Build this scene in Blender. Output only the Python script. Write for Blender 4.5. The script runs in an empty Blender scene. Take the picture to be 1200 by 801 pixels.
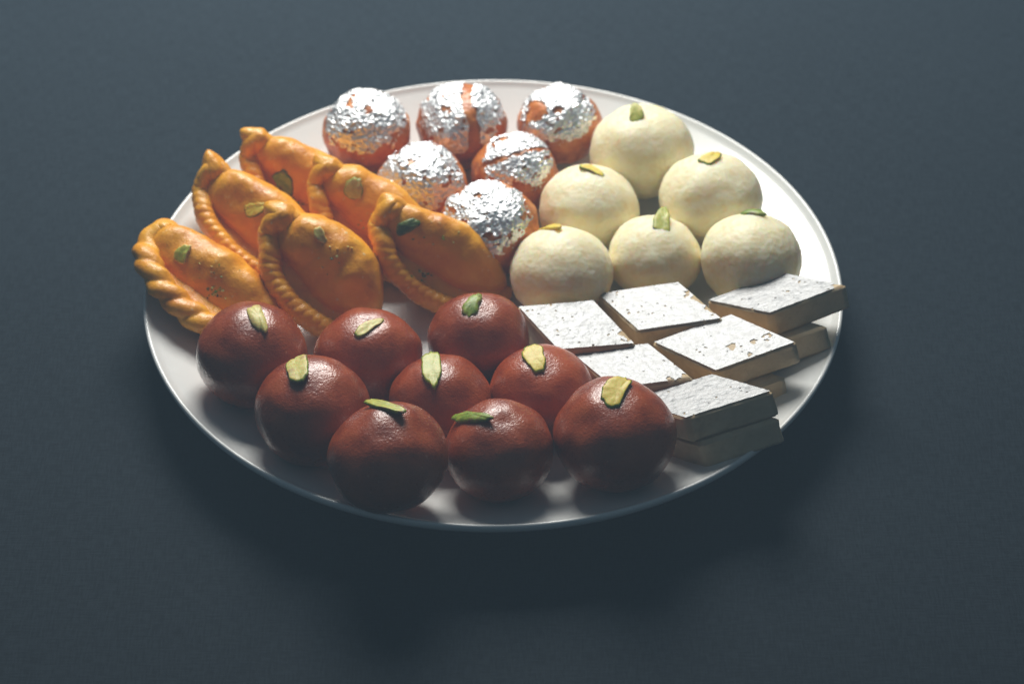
import bpy, bmesh, math, random
from mathutils import Vector, Matrix, noise
from mathutils.bvhtree import BVHTree

R = math.radians
sc = bpy.context.scene
COL = sc.collection

# ------------------------------------------------------------------ camera
PITCH = R(40.83727); FPX = 90 / 36 * 1200
VIEW = Vector((0, math.cos(PITCH), -math.sin(PITCH)))
RIGHT = Vector((1, 0, 0)); UP = RIGHT.cross(VIEW)
CAM = Vector((0.00720598, -0.03667416, 0.022)) - VIEW * 0.96533544
cd = bpy.data.cameras.new('camera'); cam = bpy.data.objects.new('camera', cd); COL.objects.link(cam)
cam.location = CAM; cam.rotation_euler = (math.pi / 2 - PITCH, 0, 0)
cd.lens = 90; cd.sensor_width = 36; cd.clip_start = 0.01; cd.clip_end = 50
cd.dof.use_dof = True; cd.dof.focus_distance = 0.915; cd.dof.aperture_fstop = 11
sc.camera = cam

# ------------------------------------------------------------------ light
w = bpy.data.worlds.new('World'); sc.world = w; w.use_nodes = True
bg = w.node_tree.nodes['Background']; bg.inputs[0].default_value = (0.33, 0.50, 0.64, 1); bg.inputs[1].default_value = 0.10
ld = bpy.data.lights.new('softbox', 'AREA'); ld.shape = 'RECTANGLE'; ld.size = 0.36; ld.size_y = 0.32
ld.energy = 10.4; ld.color = (1.0, 0.975, 0.915)
lo = bpy.data.objects.new('softbox', ld); COL.objects.link(lo)
lo.location = (-0.07, 0.49, 0.53)
lo.rotation_euler = (Vector((0, -0.03, 0.0)) - lo.location).to_track_quat('-Z', 'Y').to_euler()
sc.view_settings.view_transform = 'Standard'; sc.view_settings.look = 'None'
sc.view_settings.exposure = 0; sc.view_settings.gamma = 1
sc.render.engine = 'CYCLES'
sc.cycles.use_denoising = True
sc.cycles.max_bounces = 10; sc.cycles.sample_clamp_indirect = 6

# ------------------------------------------------------------------ helpers
def at(px, py, z):
    v = VIEW * FPX + RIGHT * (px - 600) + UP * (400.5 - py)
    return CAM + v * ((z - CAM.z) / v.z)
def ray(px, py):
    return (VIEW * FPX + RIGHT * (px - 600) + UP * (400.5 - py)).normalized()
def plate_z(r):
    t = min(1, max(0, (r - .078) / (.135 - .078))); return .005 + .017 * t ** 1.6
def fbm(p, o=3):
    a = 0; k = 1; q = Vector(p)
    for _ in range(o):
        a += noise.noise(q) * k; k *= .5; q = q * 2.03 + Vector((3.1, 1.7, 5.3))
    return a
def link(name, me, mats, parent=None, smooth=True):
    o = bpy.data.objects.new(name, me); COL.objects.link(o)
    for m in (mats if isinstance(mats, (list, tuple)) else [mats]): me.materials.append(m)
    if smooth:
        me.polygons.foreach_set('use_smooth', [True] * len(me.polygons))
    if parent: o.parent = parent
    return o
def mesh(verts, faces):
    me = bpy.data.meshes.new('m'); me.from_pydata([tuple(v) for v in verts], [], faces); me.update(); return me
def tag(o, label, cat, group=None):
    o['label'] = label; o['category'] = cat
    if group: o['group'] = group
    return o
def empty(name, loc, mat3=None):
    o = bpy.data.objects.new(name, None); COL.objects.link(o); o.empty_display_size = .01
    m = Matrix.Translation(loc)
    if mat3: m = m @ mat3.to_4x4()
    o.matrix_world = m
    return o
_ico = {}
def ico(n):
    if n not in _ico:
        bm = bmesh.new(); bmesh.ops.create_icosphere(bm, subdivisions=n, radius=1)
        _ico[n] = ([v.co.copy() for v in bm.verts], [tuple(v.index for v in f.verts) for f in bm.faces]); bm.free()
    return _ico[n]

class NT:
    def __init__(s, name):
        s.m = bpy.data.materials.new(name); s.m.use_nodes = True; s.t = s.m.node_tree
        s.b = s.t.nodes['Principled BSDF']
    def n(s, typ, **kw):
        x = s.t.nodes.new(typ)
        for k, v in kw.items():
            if k[0] == '_': setattr(x, k[1:], v)
            else: x.inputs[k.replace('_', ' ')].default_value = v
        return x
    def l(s, a, ao, b, bi): s.t.links.new(a.outputs[ao], b.inputs[bi])
    def coords(s):
        return s.n('ShaderNodeTexCoord')
    def noise(s, scale, detail=4, rough=.55, co=None, out='Object'):
        x = s.n('ShaderNodeTexNoise', Scale=scale, Detail=detail, Roughness=rough)
        s.l(co or s.coords(), out, x, 'Vector'); return x
    def ramp(s, src, so, stops):
        x = s.n('ShaderNodeValToRGB'); e = x.color_ramp.elements
        while len(e) < len(stops): e.new(.5)
        for i, (p, c) in enumerate(stops):
            e[i].position = p; e[i].color = (*c, 1) if len(c) == 3 else c
        s.l(src, so, x, 'Fac'); return x
    def bump(s, src, so, strength, dist, prev=None):
        x = s.n('ShaderNodeBump', Strength=strength, Distance=dist); s.l(src, so, x, 'Height')
        if prev: s.l(prev, 'Normal', x, 'Normal')
        return x
    def set(s, **kw):
        for k, v in kw.items(): s.b.inputs[k.replace('_', ' ')].default_value = v

# ------------------------------------------------------------------ materials
def mat_table():
    a = NT('slate_cloth'); co = a.coords()
    mp = a.n('ShaderNodeMapping'); mp.inputs['Scale'].default_value = (1, .12, 1); a.l(co, 'Object', mp, 'Vector')
    n1 = a.noise(1350, 2, .5, mp, 'Vector')
    mp2 = a.n('ShaderNodeMapping'); mp2.inputs['Scale'].default_value = (.12, 1, 1); a.l(co, 'Object', mp2, 'Vector')
    n2 = a.noise(1350, 2, .5, mp2, 'Vector')
    mx = a.n('ShaderNodeMath', _operation='ADD'); a.l(n1, 'Fac', mx, 0); a.l(n2, 'Fac', mx, 1)
    big = a.noise(9, 3, .5, co)
    md = a.n('ShaderNodeMath', _operation='MULTIPLY_ADD'); md.inputs[1].default_value = .30
    a.l(big, 'Fac', md, 0); a.l(mx, 0, md, 2)
    c = a.ramp(md, 0, [(.0, (0, 0, 0)), (1, (1, 1, 1))])
    c.color_ramp.elements[0].position = .72; c.color_ramp.elements[0].color = (.0098, .0146, .0200, 1)
    c.color_ramp.elements[1].position = 1.0; c.color_ramp.elements[1].color = (.0172, .0250, .0328, 1)
    sc2 = a.n('ShaderNodeMath', _operation='MULTIPLY'); sc2.inputs[1].default_value = .75
    a.l(md, 0, sc2, 0); a.l(sc2, 0, c, 'Fac')
    a.l(c, 'Color', a.b, 'Base Color')
    b = a.bump(mx, 0, .35, .00025); a.l(b, 'Normal', a.b, 'Normal')
    a.set(Roughness=.8); a.b.inputs['Specular IOR Level'].default_value = .10
    return a.m
def mat_plate():
    a = NT('white_porcelain'); n = a.noise(40, 3)
    c = a.ramp(n, 'Fac', [(.3, (.70, .71, .695)), (.7, (.74, .75, .735))]); a.l(c, 'Color', a.b, 'Base Color')
    a.set(Roughness=.24); a.b.inputs['Coat Weight'].default_value = .15; a.b.inputs['Coat Roughness'].default_value = .06
    return a.m
def mat_gulab():
    a = NT('fried_milk_dough'); co = a.coords()
    oi = a.n('ShaderNodeObjectInfo')
    n = a.noise(70, 4, .6, co)
    c = a.ramp(n, 'Fac', [(.3, (.22, .031, .008)), (.5, (.36, .063, .014)), (.72, (.45, .098, .022))])
    hs = a.n('ShaderNodeHueSaturation'); a.l(c, 'Color', hs, 'Color')
    mr = a.n('ShaderNodeMapRange'); mr.inputs['To Min'].default_value = .8; mr.inputs['To Max'].default_value = 1.15
    a.l(oi, 'Random', mr, 'Value'); a.l(mr, 'Result', hs, 'Value')
    sp = a.noise(520, 2, .5, co); spr = a.ramp(sp, 'Fac', [(.70, (0, 0, 0)), (.76, (1, 1, 1))])
    mx = a.n('ShaderNodeMix', _data_type='RGBA'); a.l(spr, 'Color', mx, 0); a.l(hs, 'Color', mx, 6); mx.inputs[7].default_value = (.45, .17, .09, 1)
    a.l(mx, 2, a.b, 'Base Color')
    v = a.n('ShaderNodeTexVoronoi', Scale=1500.0); a.l(co, 'Object', v, 'Vector')
    f = a.noise(900, 3, .6, co)
    b1 = a.bump(v, 'Distance', .25, .0002); b2 = a.bump(f, 'Fac', .5, .00036, b1); b3 = a.bump(n, 'Fac', .2, .0010, b2)
    a.l(b3, 'Normal', a.b, 'Normal')
    rr = a.ramp(f, 'Fac', [(.3, (.24,) * 3), (.7, (.42,) * 3)]); a.l(rr, 'Color', a.b, 'Roughness')
    a.set(Subsurface_Weight=.12, Subsurface_Scale=.002); a.b.inputs['Subsurface Radius'].default_value = (1, .3, .12)
    a.b.inputs['Specular IOR Level'].default_value = .5; a.b.inputs['Coat Weight'].default_value = .35; a.b.inputs['Coat Roughness'].default_value = .22
    a.l(b2, 'Normal', a.b, 'Coat Normal')
    return a.m
def mat_coco():
    a = NT('coconut_paste'); co = a.coords()
    n = a.noise(330, 5, .7, co)
    c = a.ramp(n, 'Fac', [(.28, (.88, .72, .40)), (.48, (.94, .83, .55)), (.7, (.95, .87, .64))]); a.l(c, 'Color', a.b, 'Base Color')
    f = a.noise(700, 4, .65, co)
    b1 = a.bump(n, 'Fac', .18, .0005); b2 = a.bump(f, 'Fac', .5, .0004, b1); a.l(b2, 'Normal', a.b, 'Normal')
    a.set(Roughness=.5, Subsurface_Weight=.8, Subsurface_Scale=.009); a.b.inputs['Subsurface Radius'].default_value = (1, .62, .25)
    return a.m
def mat_orange():
    a = NT('orange_syrup_dough'); co = a.coords(); n = a.noise(120, 5, .6, co)
    c = a.ramp(n, 'Fac', [(.28, (.36, .075, .014)), (.5, (.62, .19, .034)), (.72, (.74, .29, .06))]); a.l(c, 'Color', a.b, 'Base Color')
    f = a.noise(600, 4, .6, co); b1 = a.bump(n, 'Fac', .6, .0015); b2 = a.bump(f, 'Fac', .4, .0004, b1); a.l(b2, 'Normal', a.b, 'Normal')
    a.set(Roughness=.34, Subsurface_Weight=.2, Subsurface_Scale=.003); a.b.inputs['Subsurface Radius'].default_value = (1, .35, .1)
    return a.m
def mat_leaf(name, rough, fine, strength):
    a = NT(name); co = a.coords(); n = a.noise(fine, 4, .6, co)
    c = a.ramp(n, 'Fac', [(.3, (.74, .75, .76)), (.6, (.90, .90, .90))]); a.l(c, 'Color', a.b, 'Base Color')
    f = a.noise(fine * 3.3, 3, .6, co)
    b1 = a.bump(n, 'Fac', strength, .0006); b2 = a.bump(f, 'Fac', strength * .7, .0003, b1); a.l(b2, 'Normal', a.b, 'Normal')
    a.set(Metallic=1.0, Roughness=rough)
    return a.m
def mat_flat_leaf():
    a = NT('flat_silver_leaf'); co = a.coords()
    n = a.noise(260, 5, .65, co); c = a.ramp(n, 'Fac', [(.30, (.20, .203, .207)), (.46, (.37, .373, .377)), (.66, (.47, .47, .47))])
    v = a.n('ShaderNodeTexVoronoi', Scale=330.0, _feature='DISTANCE_TO_EDGE')
    w_ = a.noise(300, 3, .6, co); ad = a.n('ShaderNodeMix', _data_type='RGBA'); ad.inputs[0].default_value = .012
    a.l(co, 'Object', ad, 6); a.l(w_, 'Color', ad, 7); a.l(ad, 2, v, 'Vector')
    cr = a.ramp(v, 'Distance', [(.0, (.55,) * 3), (.035, (1, 1, 1))])
    mm = a.n('ShaderNodeMix', _data_type='RGBA', _blend_type='MULTIPLY'); mm.inputs[0].default_value = .6
    a.l(c, 'Color', mm, 6); a.l(cr, 'Color', mm, 7); a.l(mm, 2, a.b, 'Base Color')
    f = a.noise(1500, 3, .6, co)
    b0 = a.bump(v, 'Distance', .15, .0003); b1 = a.bump(n, 'Fac', .35, .0007, b0); b2 = a.bump(f, 'Fac', .4, .0003, b1); a.l(b2, 'Normal', a.b, 'Normal')
    rr = a.ramp(n, 'Fac', [(.3, (.51,) * 3), (.7, (.70,) * 3)]); a.l(rr, 'Color', a.b, 'Roughness')
    a.set(Metallic=.95)
    return a.m
def mat_fudge():
    a = NT('cashew_fudge_paste'); co = a.coords(); n = a.noise(130, 5, .65, co)
    c = a.ramp(n, 'Fac', [(.3, (.50, .35, .19)), (.5, (.62, .46, .27)), (.75, (.70, .55, .36))]); a.l(c, 'Color', a.b, 'Base Color')
    f = a.noise(800, 4, .65, co); b1 = a.bump(n, 'Fac', .5, .001); b2 = a.bump(f, 'Fac', .5, .0004, b1); a.l(b2, 'Normal', a.b, 'Normal')
    a.set(Roughness=.55, Subsurface_Weight=.15, Subsurface_Scale=.003); a.b.inputs['Subsurface Radius'].default_value = (1, .6, .3)
    return a.m
def mat_pastry():
    a = NT('fried_pastry'); co = a.coords(); n = a.noise(75, 5, .6, co)
    c = a.ramp(n, 'Fac', [(.26, (.58, .17, .005)), (.42, (.79, .30, .008)), (.60, (.87, .39, .014)), (.78, (.90, .50, .05))])
    sp = a.noise(420, 2, .5, co); spr = a.ramp(sp, 'Fac', [(.68, (0, 0, 0)), (.75, (1, 1, 1))])
    mx = a.n('ShaderNodeMix', _data_type='RGBA'); a.l(spr, 'Color', mx, 0); a.l(c, 'Color', mx, 6); mx.inputs[7].default_value = (.82, .55, .22, 1)
    a.l(mx, 2, a.b, 'Base Color')
    f = a.noise(420, 4, .6, co); b1 = a.bump(n, 'Fac', .5, .0016); b2 = a.bump(f, 'Fac', .5, .0006, b1)
    vb = a.n('ShaderNodeTexVoronoi', Scale=260.0); a.l(co, 'Object', vb, 'Vector'); vr = a.ramp(vb, 'Distance', [(.0, (1, 1, 1)), (.22, (0, 0, 0))])
    b3 = a.bump(vr, 'Color', .16, .0006, b2); f2 = a.noise(1500, 2, .6, co); b4 = a.bump(f2, 'Fac', .3, .0003, b3)
    a.l(b4, 'Normal', a.b, 'Normal'); rr = a.ramp(f, 'Fac', [(.3, (.26,) * 3), (.7, (.52,) * 3)]); a.l(rr, 'Color', a.b, 'Roughness')
    a.set(Subsurface_Weight=.06, Subsurface_Scale=.003); a.b.inputs['Subsurface Radius'].default_value = (1, .5, .15)
    return a.m
def mat_plain(name, c0, c1, scale, rough, bump=.4, patch=None):
    a = NT(name); n = a.noise(scale, 4, .6); c = a.ramp(n, 'Fac', [(.35, c0), (.65, c1)]); a.l(c, 'Color', a.b, 'Base Color')
    if patch:
        n2 = a.noise(170, 3, .6); pr = a.ramp(n2, 'Fac', [(.56, (0, 0, 0)), (.66, (1, 1, 1))])
        mx = a.n('ShaderNodeMix', _data_type='RGBA'); a.l(pr, 'Color', mx, 0); a.l(c, 'Color', mx, 6); mx.inputs[7].default_value = (*patch, 1); a.l(mx, 2, a.b, 'Base Color')
    b = a.bump(n, 'Fac', bump, .0004); a.l(b, 'Normal', a.b, 'Normal'); a.set(Roughness=rough, Subsurface_Weight=.5, Subsurface_Scale=.0015)
    return a.m
M = dict(table=mat_table(), plate=mat_plate(), gulab=mat_gulab(), coco=mat_coco(), orange=mat_orange(),
         foil=mat_leaf('crinkled_silver_leaf', .50, 600, .40), leaf=mat_flat_leaf(),
         fudge=mat_fudge(), pastry=mat_pastry(),
         p_yel=mat_plain('pistachio_flesh_yellow', (.66, .50, .045), (.78, .62, .09), 500, .45),
         p_pale=mat_plain('pistachio_flesh_pale', (.56, .48, .11), (.70, .62, .22), 500, .45, patch=(.52, .36, .14)),
         p_grn=mat_plain('pistachio_skin_green', (.13, .22, .014), (.30, .38, .035), 420, .42, patch=(.16, .085, .035)),
         p_drk=mat_plain('pistachio_skin_dark', (.045, .075, .015), (.13, .17, .03), 420, .42),
         p_mid=mat_plain('pistachio_flesh_green', (.36, .39, .04), (.52, .50, .08), 450, .42))

# ------------------------------------------------------------------ the setting
def table():
    s = 2.2; me = mesh([(-s, -s, 0), (s, -s, 0), (s, s, 0), (-s, s, 0)], [(0, 1, 2, 3)])
    o = link('table_surface', me, M['table'], smooth=False); o['kind'] = 'structure'
    o['label'] = 'dark slate blue cloth covered table top'; return o
table()

def plate():
    prof = [(0, .0016), (.060, .0016), (.066, .0004), (.072, .0004), (.076, .0022)]
    for i in range(1, 13):
        r = .078 + (.1345 - .078) * i / 12; prof.append((r, plate_z(r) - .0030 - .0005 * (1 - i / 12)))
    prof += [(.1350, .0200), (.13515, .0210), (.1349, .0218), (.1343, .0221), (.1336, .0219)]
    for i in range(24, -1, -1):
        r = .078 + (.1330 - .078) * i / 24; prof.append((r, plate_z(r)))
    prof += [(.05, .005), (.02, .005), (0, .005)]
    n = 192; V = []; F = []
    for (r, z) in prof:
        for k in range(n):
            a = 2 * math.pi * k / n; V.append((r * math.cos(a), r * math.sin(a), z))
    for j in range(len(prof) - 1):
        for k in range(n):
            k2 = (k + 1) % n; F.append((j * n + k, j * n + k2, (j + 1) * n + k2, (j + 1) * n + k))
    me = mesh(V, F); bm = bmesh.new(); bm.from_mesh(me); bmesh.ops.remove_doubles(bm, verts=bm.verts, dist=1e-6)
    bmesh.ops.recalc_face_normals(bm, faces=bm.faces); bm.to_mesh(me); bm.free()
    o = link('plate', me, M['plate'])
    tag(o, 'round white porcelain plate with a raised rim holding all the sweets', 'plate')
plate()

# ------------------------------------------------------------------ balls
TARGET = []      # world-space surface of each sweet, for what lies on it
def add_target(objs):
    V = []; F = []
    for o in objs:
        b = len(V); mw = o.matrix_world
        V += [mw @ v.co for v in o.data.vertices]; F += [tuple(b + i for i in p.vertices) for p in o.data.polygons]
    t = BVHTree.FromPolygons(V, F); TARGET.append(t); return t

def ball_shape(seed, r, rz, lump, grain, dimple=0, freq=1.5, n=6):
    V, F = ico(n); rnd = random.Random(seed)
    off = Vector((rnd.uniform(0, 50), rnd.uniform(0, 50), rnd.uniform(0, 50)))
    out = []
    for v in V:
        k = 1 + lump * fbm(v * freq + off, 2)
        if grain: k += grain * fbm(v * 14 + off, 3)
        if dimple:
            dv, ds = ((.1, -.1, .99), .22) if dimple < .06 else ((-.62, -.72, .22), .42)
            d = (v - Vector(dv).normalized()).length; k -= dimple * math.exp(-(d / ds) ** 2)
        z = v.z * rz * k
        if v.z < -.9: z = max(z, -rz * .975)
        out.append(Vector((v.x * r * k, v.y * r * k, z)))
    return out, F, off

BALLS = [
('g',-0.0890,-0.0535,0.0300,0.0209,0.0188), ('g',-0.0465,-0.0460,0.0229,0.0199,0.0179), ('g',-0.0053,-0.0359,0.0224,0.0193,0.0174),
('g',-0.0645,-0.0855,0.0313,0.0212,0.0191), ('g',-0.0190,-0.0710,0.0222,0.0191,0.0172), ('g',0.0186,-0.0657,0.0221,0.0190,0.0171),
('g',-0.0362,-0.1152,0.0367,0.0209,0.0188), ('g',0.0027,-0.1029,0.0281,0.0194,0.0175), ('g',0.0438,-0.0989,0.0321,0.0217,0.0195),
('r',0.0606,0.0765,0.0274,0.0214,0.0182), ('r',0.0865,0.0452,0.0266,0.0207,0.0176), ('r',0.0382,0.0440,0.0221,0.0201,0.0171),
('r',0.0265,0.0044,0.0221,0.0201,0.0171), ('r',0.0630,0.0156,0.0206,0.0183,0.0156), ('r',0.1000,0.0071,0.0267,0.0199,0.0169),
('v',-0.0527,0.0899,0.0272,0.0181,0.0163), ('v',-0.0131,0.0965,0.0256,0.0187,0.0168), ('v',0.0269,0.0972,0.0255,0.0175,0.0157),
('v',-0.0291,0.0587,0.0219,0.0187,0.0169), ('v',0.0084,0.0682,0.0211,0.0179,0.0161), ('v',-0.0018,0.0302,0.0230,0.0200,0.0180)]
BALL_LABEL = [
 'darkest maroon fried milk ball, beside a thick twisted dumpling rim, with curled pale pistachio',
 'flattened red-brown fried milk ball with a glossy pink sheen round a slanted pale pistachio',
 'red-brown fried milk ball between a dumpling tip and silver fudge, topped by ridged green pistachio',
 'large brown fried milk ball by the bare white rim with a broad tan pistachio',
 'brown fried milk ball ringed by six others, with a long dull green pistachio',
 'wide low red-brown fried milk ball with a plump bright yellow pistachio, beside the silver fudge',
 'brown fried milk ball overhanging the plate rim, with a thin bright green pistachio',
 'round brown fried milk ball with a dark green pistachio lying level, between two larger balls',
 'biggest red-brown fried milk ball, with a chunky yellow green-edged pistachio, against the stacked fudge',
 'large cream coconut ball behind the others with a small upright green-yellow pistachio stub',
 'cream coconut ball by the open white rim with a tilted yellow pistachio',
 'cream coconut ball touching the silver-leaf balls, with a slanting green and yellow pistachio splinter',
 'cream coconut ball with a broad flat yellow pistachio, beside the dumpling tip',
 'smallest cream coconut ball with an upright olive pistachio, between two larger ones',
 'cream coconut ball with a dimpled side and small dark green pistachio, behind the outermost fudge',
 'orange sweet ball thickly capped with silver leaf, behind the dumplings at the plate rim',
 'orange sweet ball with silver leaf split by a wide bare orange stripe',
 'orange sweet ball with patchy silver leaf, next to the rearmost coconut ball',
 'brown-orange sweet ball with a full crinkled silver cap, touching the dumplings',
 'mostly bare orange sweet ball with silver leaf split by a curved crack',
 'dark orange sweet ball with a bright silver cap, between dumpling and coconut balls']
BALL_BVH = []
def silver_cap(parent, i, V0, F0, off, r, rz):
    # crinkled leaf: a finer shell lifted off the ball, torn along a ragged line
    V, F = ico(7); rnd = random.Random(900 + i)
    ax = [Vector((-.05, -.25, 1)), Vector((-.1, -.35, 1)), Vector((-.15, -.35, 1)), Vector((.0, -.35, 1)), Vector((.1, -.3, 1)), Vector((-.1, -.35, 1))][i].normalized()
    lim = [.42, .40, .46, .52, .62, .54][i]
    keep = {}; out = []; idx = [-1] * len(V)
    for j, v in enumerate(V):
        m = v.dot(ax) - lim + .22 * fbm(v * 2.6 + off * 1.3, 3) + .10 * fbm(v * 11 + off, 2)
        m = min(m, .30 + .55 * fbm(Vector((v.x * 3.2, v.y * 3.2, v.z * 6.5)) + off * .7, 4))
        if i == 1:   # a bare stripe down the middle
            s = v.x - .16 - .10 * math.sin(v.z * 4) + .06 * fbm(v * 6 + off, 2); m = min(m, abs(s) * 2.2 - .22)
        if i == 4:   # a curved crack
            s = v.y + .35 - .45 * v.x * v.x - .35 * v.x + .06 * fbm(v * 7 + off, 2); m = min(m, abs(s) * 2.0 - .10)
        if i == 2:
            s = (v - Vector((-.55, -.35, .7))).length; m = min(m, s * 1.4 - .42 + .2 * fbm(v * 5 + off, 2))
        if m > 0:
            k = 1 + LUMP_V * fbm(v * 1.9 + off, 2) + .012 * fbm(v * 14 + off, 3)
            c = abs(noise.noise(v * 9 + off)) + .6 * abs(noise.noise(v * 19 + off)) + .18 * abs(noise.noise(v * 40 + off))
            h = .00035 + .0009 * (c - .15)
            idx[j] = len(out); out.append(Vector((v.x * (r * k + h), v.y * (r * k + h), v.z * (rz * k + h))))
    fs = [tuple(idx[q] for q in f) for f in F if all(idx[q] >= 0 for q in f)]
    link('silver_leaf', mesh(out, fs), M['foil'], parent)
LUMP_V = .07
vi = 0
for i, (k, x, y, z, r, rz) in enumerate(BALLS):
    if k == 'g':
        V, F, off = ball_shape(i + 3, r, rz, .055, .002, .05 if i in (1, 7) else .02, 1.2)
        o = link('gulab_jamun', mesh(V, F), M['gulab']); cat = 'sweet'; grp = 'brown fried milk balls on the plate'
    elif k == 'r':
        V, F, off = ball_shape(i + 3, r, rz, .04, .010, .085 if i == 14 else 0, 1.6)
        o = link('coconut_ball', mesh(V, F), M['coco']); cat = 'sweet'; grp = 'cream coconut balls on the plate'
    else:
        V, F, off = ball_shape(i + 3, r, rz, LUMP_V, .012, 0, 1.9)
        o = link('silver_leaf_ball', mesh(V, F), M['orange']); cat = 'sweet'; grp = 'orange balls with silver leaf'
    o.location = (x, y, z); o.rotation_euler = (0, 0, 0)
    o.matrix_world = Matrix.Translation((x, y, z))
    tag(o, BALL_LABEL[i], cat, grp)
    BALL_BVH.append(add_target([o]))
    if k == 'v':
        silver_cap(o, vi, V, F, off, r, rz); vi += 1

# ------------------------------------------------------------------ fudge diamonds
def rhomb(s, a):
    e1 = Vector((1, 0, 0)); e2 = Vector((math.cos(a), -math.sin(a), 0))
    return [-(e1 + e2) * s / 2, (e1 - e2) * s / 2, (e1 + e2) * s / 2, (e2 - e1) * s / 2]
TEAR = {43: [((.45, .64), (.60, .62), .018), ((.70, .70), (.92, .70), .016)], 42: [((1.0, 1.0), (1.0, .97), .16)], 44: [((1.0, .95), (.80, 1.0), .07)], 41: [((1.0, .35), (1.0, 1.0), .035)], 40: [((1.0, 1.0), (.97, .80), .03)]}
def fudge(cx, cy, cz, yaw, tx, ty, s, a, h, seed, label, leaf, hole=.5):
    m3 = Matrix.Rotation(R(ty), 3, 'Y') @ Matrix.Rotation(R(tx), 3, 'X') @ Matrix.Rotation(R(yaw), 3, 'Z')
    root = empty('fudge_diamond', Vector((cx, cy, cz)) - m3 @ Vector((0, 0, h)), m3)
    rnd = random.Random(seed); off = Vector((rnd.uniform(0, 50), rnd.uniform(0, 50), rnd.uniform(0, 50)))
    c = rhomb(s, R(a)); e1 = c[1] - c[0]; e2 = c[3] - c[0]
    bm = bmesh.new()
    vs = [bm.verts.new(p + Vector((0, 0, z))) for z in (0, h) for p in c]
    for f in ((3, 2, 1, 0), (4, 5, 6, 7), (0, 1, 5, 4), (1, 2, 6, 5), (2, 3, 7, 6), (3, 0, 4, 7)): bm.faces.new([vs[q] for q in f])
    bmesh.ops.recalc_face_normals(bm, faces=bm.faces)
    bmesh.ops.bevel(bm, geom=bm.edges[:], offset=.0007, segments=2, affect='EDGES')
    bmesh.ops.subdivide_edges(bm, edges=[e for e in bm.edges if e.calc_length() > .005], cuts=14, use_grid_fill=True)
    for v in bm.verts:
        n = v.co.copy(); d = Vector((fbm(n * 160 + off), fbm(n * 160 + off + Vector((9, 1, 4))), .35 * fbm(n * 160 + off + Vector((1, 8, 3)))))
        if v.co.z > h * .93: d.z *= .3
        v.co += d * .00042
    me = bpy.data.meshes.new('m'); bm.to_mesh(me); bm.free()
    body = link('body', me, M['fudge'], root)
    if leaf:
        N = 150; V = []; F = []; ok = []
        for j in range(N + 1):
            for i in range(N + 1):
                u = .018 + .964 * i / N; t = .018 + .964 * j / N
                p = c[0] + e1 * u + e2 * t
                ed = min(u, 1 - u, t, 1 - t)
                g = fbm(p * 260 + off, 3); big = fbm(p * 70 + off, 2)
                m = ed * 16 + .03 + .13 * g
                m = min(m, hole + .10 + .55 * g * 1.0 + .45 * big + .15 * fbm(p * 900 + off, 2))
                m = min(m, .70 + .85 * fbm(p * 620 + off * 2, 2) + .35 * big)
                for (A_, B_, wd) in TEAR.get(seed, []):
                    du, dt = B_[0] - A_[0], B_[1] - A_[1]; k = max(0, min(1, ((u - A_[0]) * du + (t - A_[1]) * dt) / (du * du + dt * dt)))
                    dd = math.hypot(u - A_[0] - k * du, t - A_[1] - k * dt); m = min(m, (dd - wd) * 4 + .55 * fbm(p * 330 + off, 3))
                ok.append(m > 0)
                zz = h + .00026 + .00013 * fbm(p * 420 + off, 3) + .00012 * fbm(p * 75 + off, 2) * min(1, ed * 10)
                V.append(Vector((p.x, p.y, zz)))
        idx = {}; VV = []; FF = []
        for j in range(N):
            for i in range(N):
                q = (j * (N + 1) + i, (j + 1) * (N + 1) + i, (j + 1) * (N + 1) + i + 1, j * (N + 1) + i + 1)
                if all(ok[z] for z in q):
                    f = []
                    for z in q:
                        if z not in idx: idx[z] = len(VV); VV.append(V[z])
                        f.append(idx[z])
                    FF.append(tuple(f[::-1]))
        me = mesh(VV, FF)
        if me.polygons and me.polygons[0].normal.z < 0: me.flip_normals()
        link('silver_leaf', me, M['leaf'], root)
    tag(root, label, 'fudge', 'silver topped fudge diamonds' if leaf else 'fudge diamonds in the lower layer')
    return root
H = .0102
TOP = [(31.3, -31.3, 25.8, 2.9, 2.7, -3.5, 29.5, 62.0, .62, 'silver-leafed fudge diamond touching a fried milk ball and a coconut ball, nearly unbroken leaf'),
 (63.0, -20.7, 26.2, 1.7, -5.0, -9.5, 32.3, 62.7, .58, 'silver-leafed fudge diamond raised edge-on behind the centre one, in front of the smallest coconut ball'),
 (107., -21.0, 33.0, 18.6, -11.4, -15.2, 31.3, 58.8, .60, 'silver-leafed fudge diamond jutting past the plate rim beside the dimple-sided coconut ball'),
 (86.0, -46.4, 30.2, 16.2, -.9, -12.2, 32.1, 60.6, .46, 'silver-leafed fudge diamond with a brown torn patch in its leaf, between two tilted ones'),
 (51.4, -54.5, 25.8, 3.3, -5.4, -7.0, 29.6, 61.0, .50, 'silver-leafed fudge diamond partly hidden by the biggest milk ball, leaf flaking at its corner'),
 (74.9, -78.7, 32.5, 11.6, -15.5, -16.4, 33.0, 59.0, .60, 'grey-looking silver-leafed fudge diamond tilted towards the plate edge beside the biggest milk ball')]
LOW_OFF = [(1, 1), (1, 2), (-8, -8), (-5, -8), (2, 1), (2, -3)]
LOW_LABEL = ['bare fudge diamond in the lower layer beside a milk ball and coconut ball', 'bare fudge diamond in the lower layer, before the smallest coconut ball',
 'bare brown fudge diamond under the one that juts past the plate rim', 'bare fudge diamond whose corner peeks out under the one with the torn patch',
 'bare fudge diamond in the lower layer beside the biggest milk ball', 'dark bare fudge diamond under the grey-looking one, its corner near the plate edge']
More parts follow.
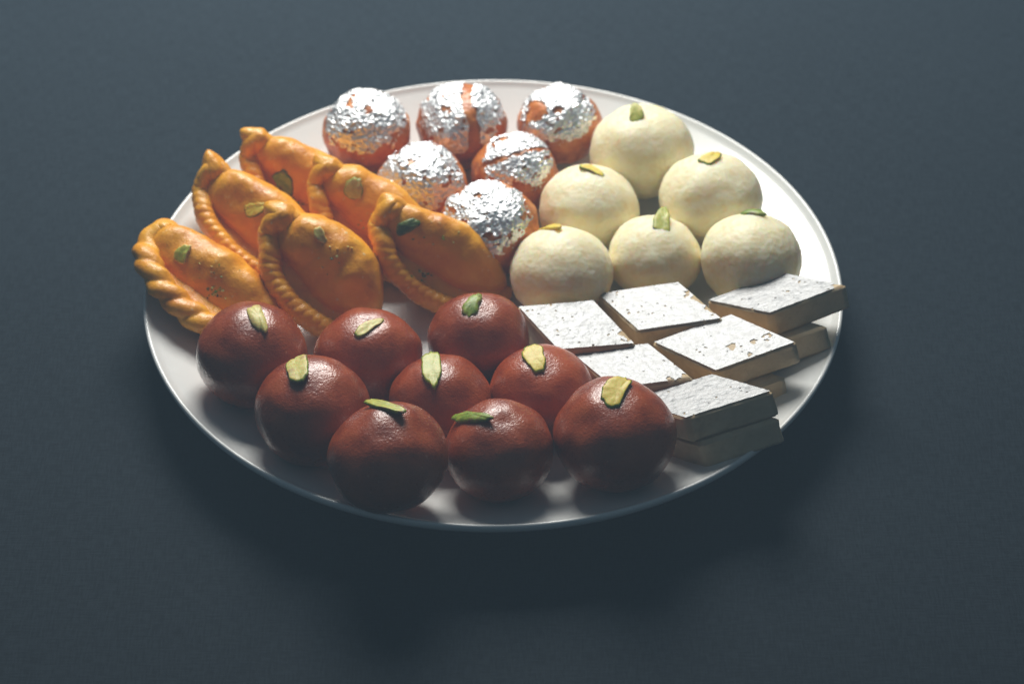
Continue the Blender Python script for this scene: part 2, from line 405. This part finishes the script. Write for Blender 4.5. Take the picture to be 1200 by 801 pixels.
for i, t in enumerate(TOP):
    x, y, z, yaw, tx, ty, s, a, hole, lab = t
    fudge(x / 1000, y / 1000, z / 1000, yaw, tx, ty, s / 1000, a, H, 40 + i, lab, True, hole)
    m3 = Matrix.Rotation(R(ty), 3, 'Y') @ Matrix.Rotation(R(tx), 3, 'X')
    c = Vector((x, y, z)) / 1000 + m3 @ Vector((LOW_OFF[i][0] / 1000, LOW_OFF[i][1] / 1000, -H - .0002))
    fudge(c.x, c.y, c.z, yaw + (3 if i % 2 else -3), tx, ty, .030, 60, H, 60 + i, LOW_LABEL[i], False)

# ------------------------------------------------------------------ dumplings
def dumpling(horn, tip, rim, bf, br, T, rope, twist, seed, label, flap):
    A = at(*horn); B = at(*tip); X = (B - A); L = X.length; X.normalize()
    rv = Vector(rim); Y = -(rv - X * rv.dot(X)).normalized(); Z = X.cross(Y)
    m3 = Matrix((X, Y, Z)).transposed()
    root = empty('stuffed_dumpling', (A + B) / 2, m3)
    rnd = random.Random(seed); off = Vector((rnd.uniform(0, 50), rnd.uniform(0, 50), rnd.uniform(0, 50)))
    hl = L / 2
    # shell: teardrop cross-sections between the rounded fold and the pinched rim
    nu, nv = 84, 56; V = []; F = []
    for i in range(nu + 1):
        a = math.pi * i / nu; u = -math.cos(a) * .985; s = max(1e-4, 1 - u * u)
        e1, e2 = ((.30, .34) if u < 0 else (.30 + .5 * u, .34 + .45 * u))
        yf = bf * 1.08 * s ** e1; yr = -br * .56 * s ** e2
        hw = (yf - yr) / 2; yc = (yf + yr) / 2; th = T * s ** (.32 if u < 0 else .32 + .45 * u) * (1 + .16 * fbm((u * 2 + off.x, off.y, 0), 2))
        for k in range(nv):
            p = 2 * math.pi * k / nv; y = yc + hw * math.cos(p)
            z = th * math.sin(p) * (.50 + .50 * ((1 + math.cos(p)) / 2) ** .6) * 1.18
            q = Vector((u * hl * (1.09 if u < 0 else 1), y, z)); n = Vector((0, math.cos(p), math.sin(p)))
            q += n * (.0016 * fbm(q * 60 + off, 2) + .0003 * fbm(q * 260 + off, 2)) * min(1, s * 2.5)
            V.append(q)
    for i in range(nu):
        for k in range(nv):
            k2 = (k + 1) % nv; F.append((i * nv + k, (i + 1) * nv + k, (i + 1) * nv + k2, i * nv + k2))
    F.append(tuple(range(nv))[::1]); F.append(tuple(nu * nv + k for k in range(nv))[::-1])
    sh = link('shell', mesh(V, F), M['pastry'], root)
    # twisted rim: starts on the back of the shell, folds over at the horn and runs down round the edge
    hx, hy, hz, hr = flap; RZ = .0035
    C = [Vector((-hl * .60, bf * .35, T * .15)), Vector((-hl * .86, bf * .30 + hy * .25, T * .15 + hz * .4)), Vector((-hl * 1.0 - hx * .55, hy + .0020, hz * .8)),
         Vector((-hl * 1.0 - hx, hy - .0015, hz * .8)), Vector((-hl * 1.02 - hx * .55, -br * .22, 0))]
    for q in range(13):
        a = max(1e-4, math.pi * (.86 - .86 * q / 12))
        C.append(Vector((hl * 1.03 * math.cos(a), -br * max(0, math.sin(a)) ** .85, RZ * math.sin(a) ** .5 + .0008 * math.sin(a * 3 + seed))))
    P = []
    for q in range(len(C) - 1):
        p0, p1, p2, p3 = C[max(0, q - 1)], C[q], C[q + 1], C[min(len(C) - 1, q + 2)]
        for e in range(12):
            t = e / 12; P.append(.5 * (2 * p1 + (p2 - p0) * t + (2 * p0 - 5 * p1 + 4 * p2 - p3) * t * t + (3 * p1 - p0 - 3 * p2 + p3) * t ** 3))
    P.append(C[-1]); ns, nr = len(P) - 1, 24; V = []; F = []
    cum = [0]
    for q in range(ns): cum.append(cum[-1] + (P[q + 1] - P[q]).length)
    tot = cum[-1]; h0 = cum[36]
    for i in range(ns + 1):
        t = (P[min(ns, i + 1)] - P[max(0, i - 1)]).normalized(); bz = Vector((0, 0, 1)); b = t.cross(bz).normalized(); bz = b.cross(t)
        f = (cum[i] - h0) / (tot - h0); g = min(1, max(0, .3 + f * 6))
        env = 1 - .55 * max(0, (f - .72) / .28)
        bulge = math.exp(-((cum[i] - h0 + .002) / .0065) ** 2)
        env *= (1 + (hr - 1) * bulge) * (1 if cum[i] > h0 else .55 + .45 * (cum[i] / h0))
        psi = math.pi * cum[i] / (.0098 if twist > .5 else .0034)
        for k in range(nr):
            p = 2 * math.pi * k / nr; c = abs(math.cos(p - psi))
            mod = (.80 + .30 * c ** .8) if twist > .5 else (.96 + .08 * c ** .7)
            rad = rope * env * (1 + (mod - 1) * g)
            rad *= 1 + .12 * fbm((P[i].x * 130 + off.x, P[i].y * 130 + off.y, math.cos(p) + off.z), 2)
            fl = (1.15, .92) if twist > .5 else (.92 - .18 * bulge, 1.14)
            V.append(P[i] + b * math.cos(p) * rad * fl[0] + bz * math.sin(p) * rad * fl[1])
    for i in range(ns):
        for k in range(nr):
            k2 = (k + 1) % nr; F.append((i * nr + k, (i + 1) * nr + k, (i + 1) * nr + k2, i * nr + k2))
    F.append(tuple(range(nr))); F.append(tuple(ns * nr + k for k in range(nr))[::-1])
    # the thin pinched web between the shell and the rope
    nw, nt = 60, 10; b0 = len(V)
    for i in range(nw + 1):
        a = math.pi * (.97 - .95 * i / nw); sn = math.sin(a) ** .85
        for side in (1, -1):
            for k in range(nt + 1):
                f = k / nt; x = hl * math.cos(a) * (.80 + .22 * f); y = -br * sn * (.05 + .95 * f)
                V.append(Vector((x, y, RZ * f ** 2 * sn + side * .0016 + .0005 * fbm((x * 150 + off.x, y * 150, side), 2))))
    st = 2 * (nt + 1)
    for i in range(nw):
        for k in range(nt):
            p = b0 + i * st + k; q = p + nt + 1
            F.append((p, p + 1, p + st + 1, p + st)); F.append((q, q + st, q + st + 1, q + 1))
    rm = link('twisted_rim', mesh(V, F), M['pastry'], root)
    VV, FF = ico(4); V = []; tl, tb, tw, tdir = TIPS[seed - 70]
    d = Vector(tdir).normalized(); zz = Vector((0, 0, 1)); e = zz.cross(d).normalized(); zz = d.cross(e); o3 = (C[2] + C[3]) / 2
    for v in VV:
        f = max(0, v.x); tap = 1 - .34 * f ** 1.3; k = 1 + .10 * fbm(v * 1.5 + off, 2)
        x = v.x * (tl if v.x > 0 else tb); q = d * x + e * (v.y * tb * tap * k) + zz * (v.z * tw * tap * k)
        q += e * (-.0016 * f * f) + zz * (.0012 * f * f * math.sin(seed))
        V.append(o3 + q)
    tp = link('pinched_tip', mesh(V, FF), M['pastry'], root)
    for me in (sh.data, rm.data, tp.data):
        bm = bmesh.new(); bm.from_mesh(me); bmesh.ops.recalc_face_normals(bm, faces=bm.faces); bm.to_mesh(me); bm.free()
    tag(root, label, 'dumpling', 'golden stuffed dumplings with twisted rims')
    bpy.context.view_layer.update()
    lowest = min((o.matrix_world @ v.co).z - plate_z(math.hypot(*(o.matrix_world @ v.co).xy)) for o in (sh, rm) for v in o.data.vertices)
    0 and print('DUMPLING', label[:40], 'L %.1f' % (L * 1000), 'clear %.1f mm' % (lowest * 1000))
    return add_target([sh, rm, tp])
TIPS = [(.0048, .0046, .0050, (-.5, .6, .1)), (.0085, .0052, .0060, (-1, .30, .35)), (.0080, .0052, .0060, (-1, -.30, .25)), (.0085, .0062, .0072, (-1, -.25, .20)), (.0070, .0054, .0062, (-1, -.10, .25)), (.0058, .0060, .0068, (-.8, .2, .3))]
DUMP = [
 ((186, 284, .031), (335, 388, .012), (-.60, -.72, .05), .0115, .0220, .0130, .0046, 1, 'golden dumpling with a thick rope-twisted rim hanging over the plate edge', (.0015, .0035, .003, 1.0)),
 ((250, 220, .031), (385, 322, .011), (-.70, -.55, -.30), .0145, .0175, .0125, .0042, .3, 'golden dumpling with an upright blunt horn, behind the thick rope-rimmed one', (.0042, .0050, .004, 1.2)),
 ((305, 180, .032), (430, 258, .012), (-.70, -.55, -.35), .0130, .0175, .0120, .0042, .3, 'rearmost golden dumpling with a hooked horn and a dark green pistachio', (.0045, .0030, .004, 1.2)),
 ((332, 272, .037), (445, 372, .012), (-.75, -.50, -.35), .0165, .0195, .0135, .0048, .3, 'plump golden dumpling with a shaded twisted rim, in front of the flattened milk ball', (.0050, .0032, .004, 1.25)),
 ((384, 214, .035), (512, 306, .011), (-.70, -.55, -.35), .0140, .0180, .0120, .0043, .3, 'golden dumpling wedged between two others with a chunky pale pistachio', (.0042, .0035, .004, 1.15)),
 ((455, 258, .037), (594, 338, .011), (-.65, -.66, -.38), .0125, .0195, .0125, .0045, .3, 'golden dumpling with a long bare tip reaching a coconut ball and a dark pistachio', (.0030, .0035, .004, 1.25))]
DUMP_BVH = [dumpling(h, t, rm, bf, br, T, rp, tw, 70 + i, lab, fl) for i, (h, t, rm, bf, br, T, rp, tw, lab, fl) in enumerate(DUMP)]

# ------------------------------------------------------------------ pistachio
def hit(bvh, px, py):
    for k in range(60):
        p, n, _, _ = bvh.ray_cast(CAM, ray(px, py + k), 3)
        if p: return p, n
def sliver(bvh, px, py, ang, lp, wp, mats, dome, lift, label, seed):
    p, n = hit(bvh, px, py)
    t = RIGHT * math.cos(R(ang)) + UP * math.sin(R(ang)); t = t - VIEW * (t.dot(n) / VIEW.dot(n))
    stretch = min(1.35, t.length); t.normalize()
    if lift:
        q = Matrix.Rotation(R(lift), 3, t.cross(n)); t = q @ t; n = q @ n
    b = n.cross(t)
    L = lp / 3100 / 2 * stretch; W = wp / 3100 / 2; T = .0009
    rnd = random.Random(seed); off = Vector((rnd.uniform(0, 50), rnd.uniform(0, 50), 0))
    nk = 40; V = []; F = []; mi = []
    lay = [(.55, -1.0), (.86, -.75), (1.0, -.1), (.98, .45), (.90, .80)]
    lay += [(.72, 1.15), (.40, 1.45), (.12, 1.55)] if dome else [(.82, .90), (.55, .84), (.2, .80)]
    bend = rnd.uniform(-.35, .35)
    for (s, h) in lay:
        for k in range(nk):
            a = 2 * math.pi * k / nk; x = math.copysign(abs(math.cos(a)) ** .8, math.cos(a)); y = math.copysign(abs(math.sin(a)) ** .8, math.sin(a))
            wob = 1 + .20 * fbm((x * 1.6 + off.x, y * 1.6 + off.y, 0), 3)
            yy = y * (1 - .22 * x) * wob
            V.append(Vector((x * L * s * wob, yy * W * s + bend * W * (x * x - .4), h * T + .0002 * fbm((x * s * 3 + off.x, y * s * 3, h), 2) - .0006 * x * x * s)))
    for j in range(len(lay) - 1):
        for k in range(nk):
            k2 = (k + 1) % nk; F.append((j * nk + k, j * nk + k2, (j + 1) * nk + k2, (j + 1) * nk + k)); mi.append(0 if (dome or j < 4) else 1)
    F.append(tuple(range(nk))[::-1]); mi.append(0)
    e = (len(lay) - 1) * nk; F.append(tuple(e + k for k in range(nk))); mi.append(0 if dome else 1)
    me = mesh(V, F); o = link('pistachio_sliver', me, [M[m] for m in mats])
    me.polygons.foreach_set('material_index', mi)
    m3 = Matrix((t, b, n)).transposed()
    o.matrix_world = Matrix.Translation(p + n * (T * .25) + Vector((0, 0, math.sin(R(abs(lift))) * L * .6))) @ m3.to_4x4()
    tag(o, label, 'pistachio', 'pistachio slivers on the sweets')
G, DB = BALL_BVH, DUMP_BVH
Y_, P_, M_, GR, DK = 'p_yel', 'p_pale', 'p_mid', 'p_grn', 'p_drk'
SL = [
 (G[0], 302, 373, -62, 34, 17, (P_, P_), 1, 0, 'curled pale pistachio sliver on the darkest maroon milk ball'),
 (G[1], 433, 383, 32, 36, 14, (GR, P_), 0, 0, 'slanted pale pistachio sliver on the flattened glossy milk ball'),
 (G[2], 554, 357, 62, 30, 17, (GR, M_), 1, 0, 'ridged green pistachio sliver on the milk ball beside the dumpling tip'),
 (G[3], 349, 432, -75, 38, 24, (GR, P_), 0, 0, 'broad tan pistachio sliver on the large milk ball by the bare rim'),
 (G[4], 506, 433, -84, 42, 22, (GR, M_), 0, 0, 'long dull green pistachio sliver on the milk ball ringed by six others'),
 (G[5], 627, 420, -70, 34, 24, (GR, Y_), 0, 0, 'plump bright yellow pistachio piece on the wide low milk ball'),
 (G[6], 452, 476, -14, 46, 14, (GR, M_), 0, 0, 'thin bright green pistachio sliver across the milk ball overhanging the rim'),
 (G[7], 554, 489, 0, 43, 15, (GR, GR), 1, 0, 'dark green pistachio sliver lying level on a milk ball between larger ones'),
 (G[8], 722, 457, 52, 38, 27, (GR, Y_), 0, 0, 'chunky yellow pistachio with green edge on the biggest milk ball'),
 (G[9], 745, 135, 88, 22, 17, (GR, M_), 0, 20, 'small upright pistachio stub on the rearmost coconut ball'),
 (G[10], 833, 186, 22, 27, 19, (GR, Y_), 0, 6, 'tilted yellow pistachio piece on the coconut ball by the open rim'),
 (G[11], 694, 200, -28, 33, 14, (GR, Y_), 0, 0, 'slanting green and yellow pistachio splinter on a coconut ball'),
 (G[12], 645, 266, 0, 42, 17, (Y_, Y_), 0, 0, 'broad flat yellow pistachio piece on the coconut ball beside the dumpling tip'),
 (G[13], 776, 260, 85, 32, 20, (GR, M_), 0, 12, 'upright olive pistachio piece on the smallest coconut ball'),
 (G[14], 882, 250, -4, 28, 16, (GR, GR), 1, 0, 'small dark green pistachio piece on the dimple-sided coconut ball'),
 (DB[0], 214, 297, 60, 26, 18, (P_, M_), 0, 0, 'pale oval pistachio piece on the thick rope-rimmed dumpling'),
 (DB[1], 299, 245, 15, 28, 17, (GR, Y_), 0, 0, 'yellow oval pistachio piece on the dumpling with an upright blunt horn'),
 (DB[2], 333, 215, -60, 34, 22, (DK, GR), 0, 0, 'large dark green pistachio piece on the rearmost dumpling'),
 (DB[3], 376, 276, -60, 23, 12, (P_, P_), 0, 0, 'little pale pistachio splinter on the plump shaded dumpling'),
 (DB[4], 415, 221, 80, 27, 22, (GR, P_), 0, 0, 'chunky pale pistachio piece on the dumpling wedged between two others'),
 (DB[5], 478, 265, 25, 31, 15, (DK, DK), 1, 0, 'dark green pistachio sliver on the dumpling with a long bare tip')]
for i, s in enumerate(SL): sliver(*s, 200 + i)

# crumbs of pistachio caught on the dumplings
rnd = random.Random(5); V = []; F = []; mi = []
VV, FF = ico(1)
for (b, cx, cy, sx, sy, n) in ((DB[0], 252, 342, 14, 7, 30), (DB[0], 250, 318, 22, 12, 9), (DB[2], 345, 236, 16, 12, 26), (DB[5], 497, 322, 14, 9, 18), (DB[5], 510, 275, 30, 16, 10), (DB[3], 395, 300, 28, 20, 12), (DB[4], 430, 255, 16, 14, 8)):
    for _ in range(n):
        h = b.ray_cast(CAM, ray(rnd.gauss(cx, sx * .5), rnd.gauss(cy, sy * .5)), 3)
        if not h[0]: continue
        s = rnd.uniform(.0002, .0006); o0 = len(V); rot = Matrix.Rotation(rnd.uniform(0, 6), 3, Vector((rnd.random(), rnd.random(), 1)).normalized())
        for v in VV: V.append(h[0] + rot @ Vector((v.x * s * 1.5, v.y * s, v.z * s * .8)))
        k = rnd.choice((0, 1, 1, 2, 2))
        for f in FF: F.append(tuple(o0 + q for q in f)); mi.append(k)
me = mesh(V, F); o = link('pistachio_crumbs', me, [M['p_drk'], M['p_grn'], M['p_pale']], smooth=False)
me.polygons.foreach_set('material_index', mi)
o['kind'] = 'stuff'; tag(o, 'fine green and pale pistachio crumbs scattered over the dumplings', 'crumbs')

# ------------------------------------------------------------------ added veil for faded blacks
if True:  # scattering box added to lift the blacks to a bluish matte tone, no real haze
    bm = bmesh.new(); bmesh.ops.create_cube(bm, size=1)
    for v in bm.verts: v.co = Vector((v.co.x * 5, v.co.y * 5, -1 + (v.co.z + .5) * 2.3))
    me = bpy.data.meshes.new('m'); bm.to_mesh(me); bm.free()
    hm = bpy.data.materials.new('thin_fade_veil'); hm.use_nodes = True; nt = hm.node_tree; nt.nodes.remove(nt.nodes['Principled BSDF'])
    pv = nt.nodes.new('ShaderNodeVolumePrincipled'); pv.inputs['Color'].default_value = (.48, .71, .93, 1); pv.inputs['Density'].default_value = .22
    nt.links.new(pv.outputs[0], nt.nodes['Material Output'].inputs['Volume'])
    o = link('fade_veil', me, hm, smooth=False); o['kind'] = 'stuff'; tag(o, 'thin bluish veil added to lift the dark tones of the whole scene', 'fade_veil')
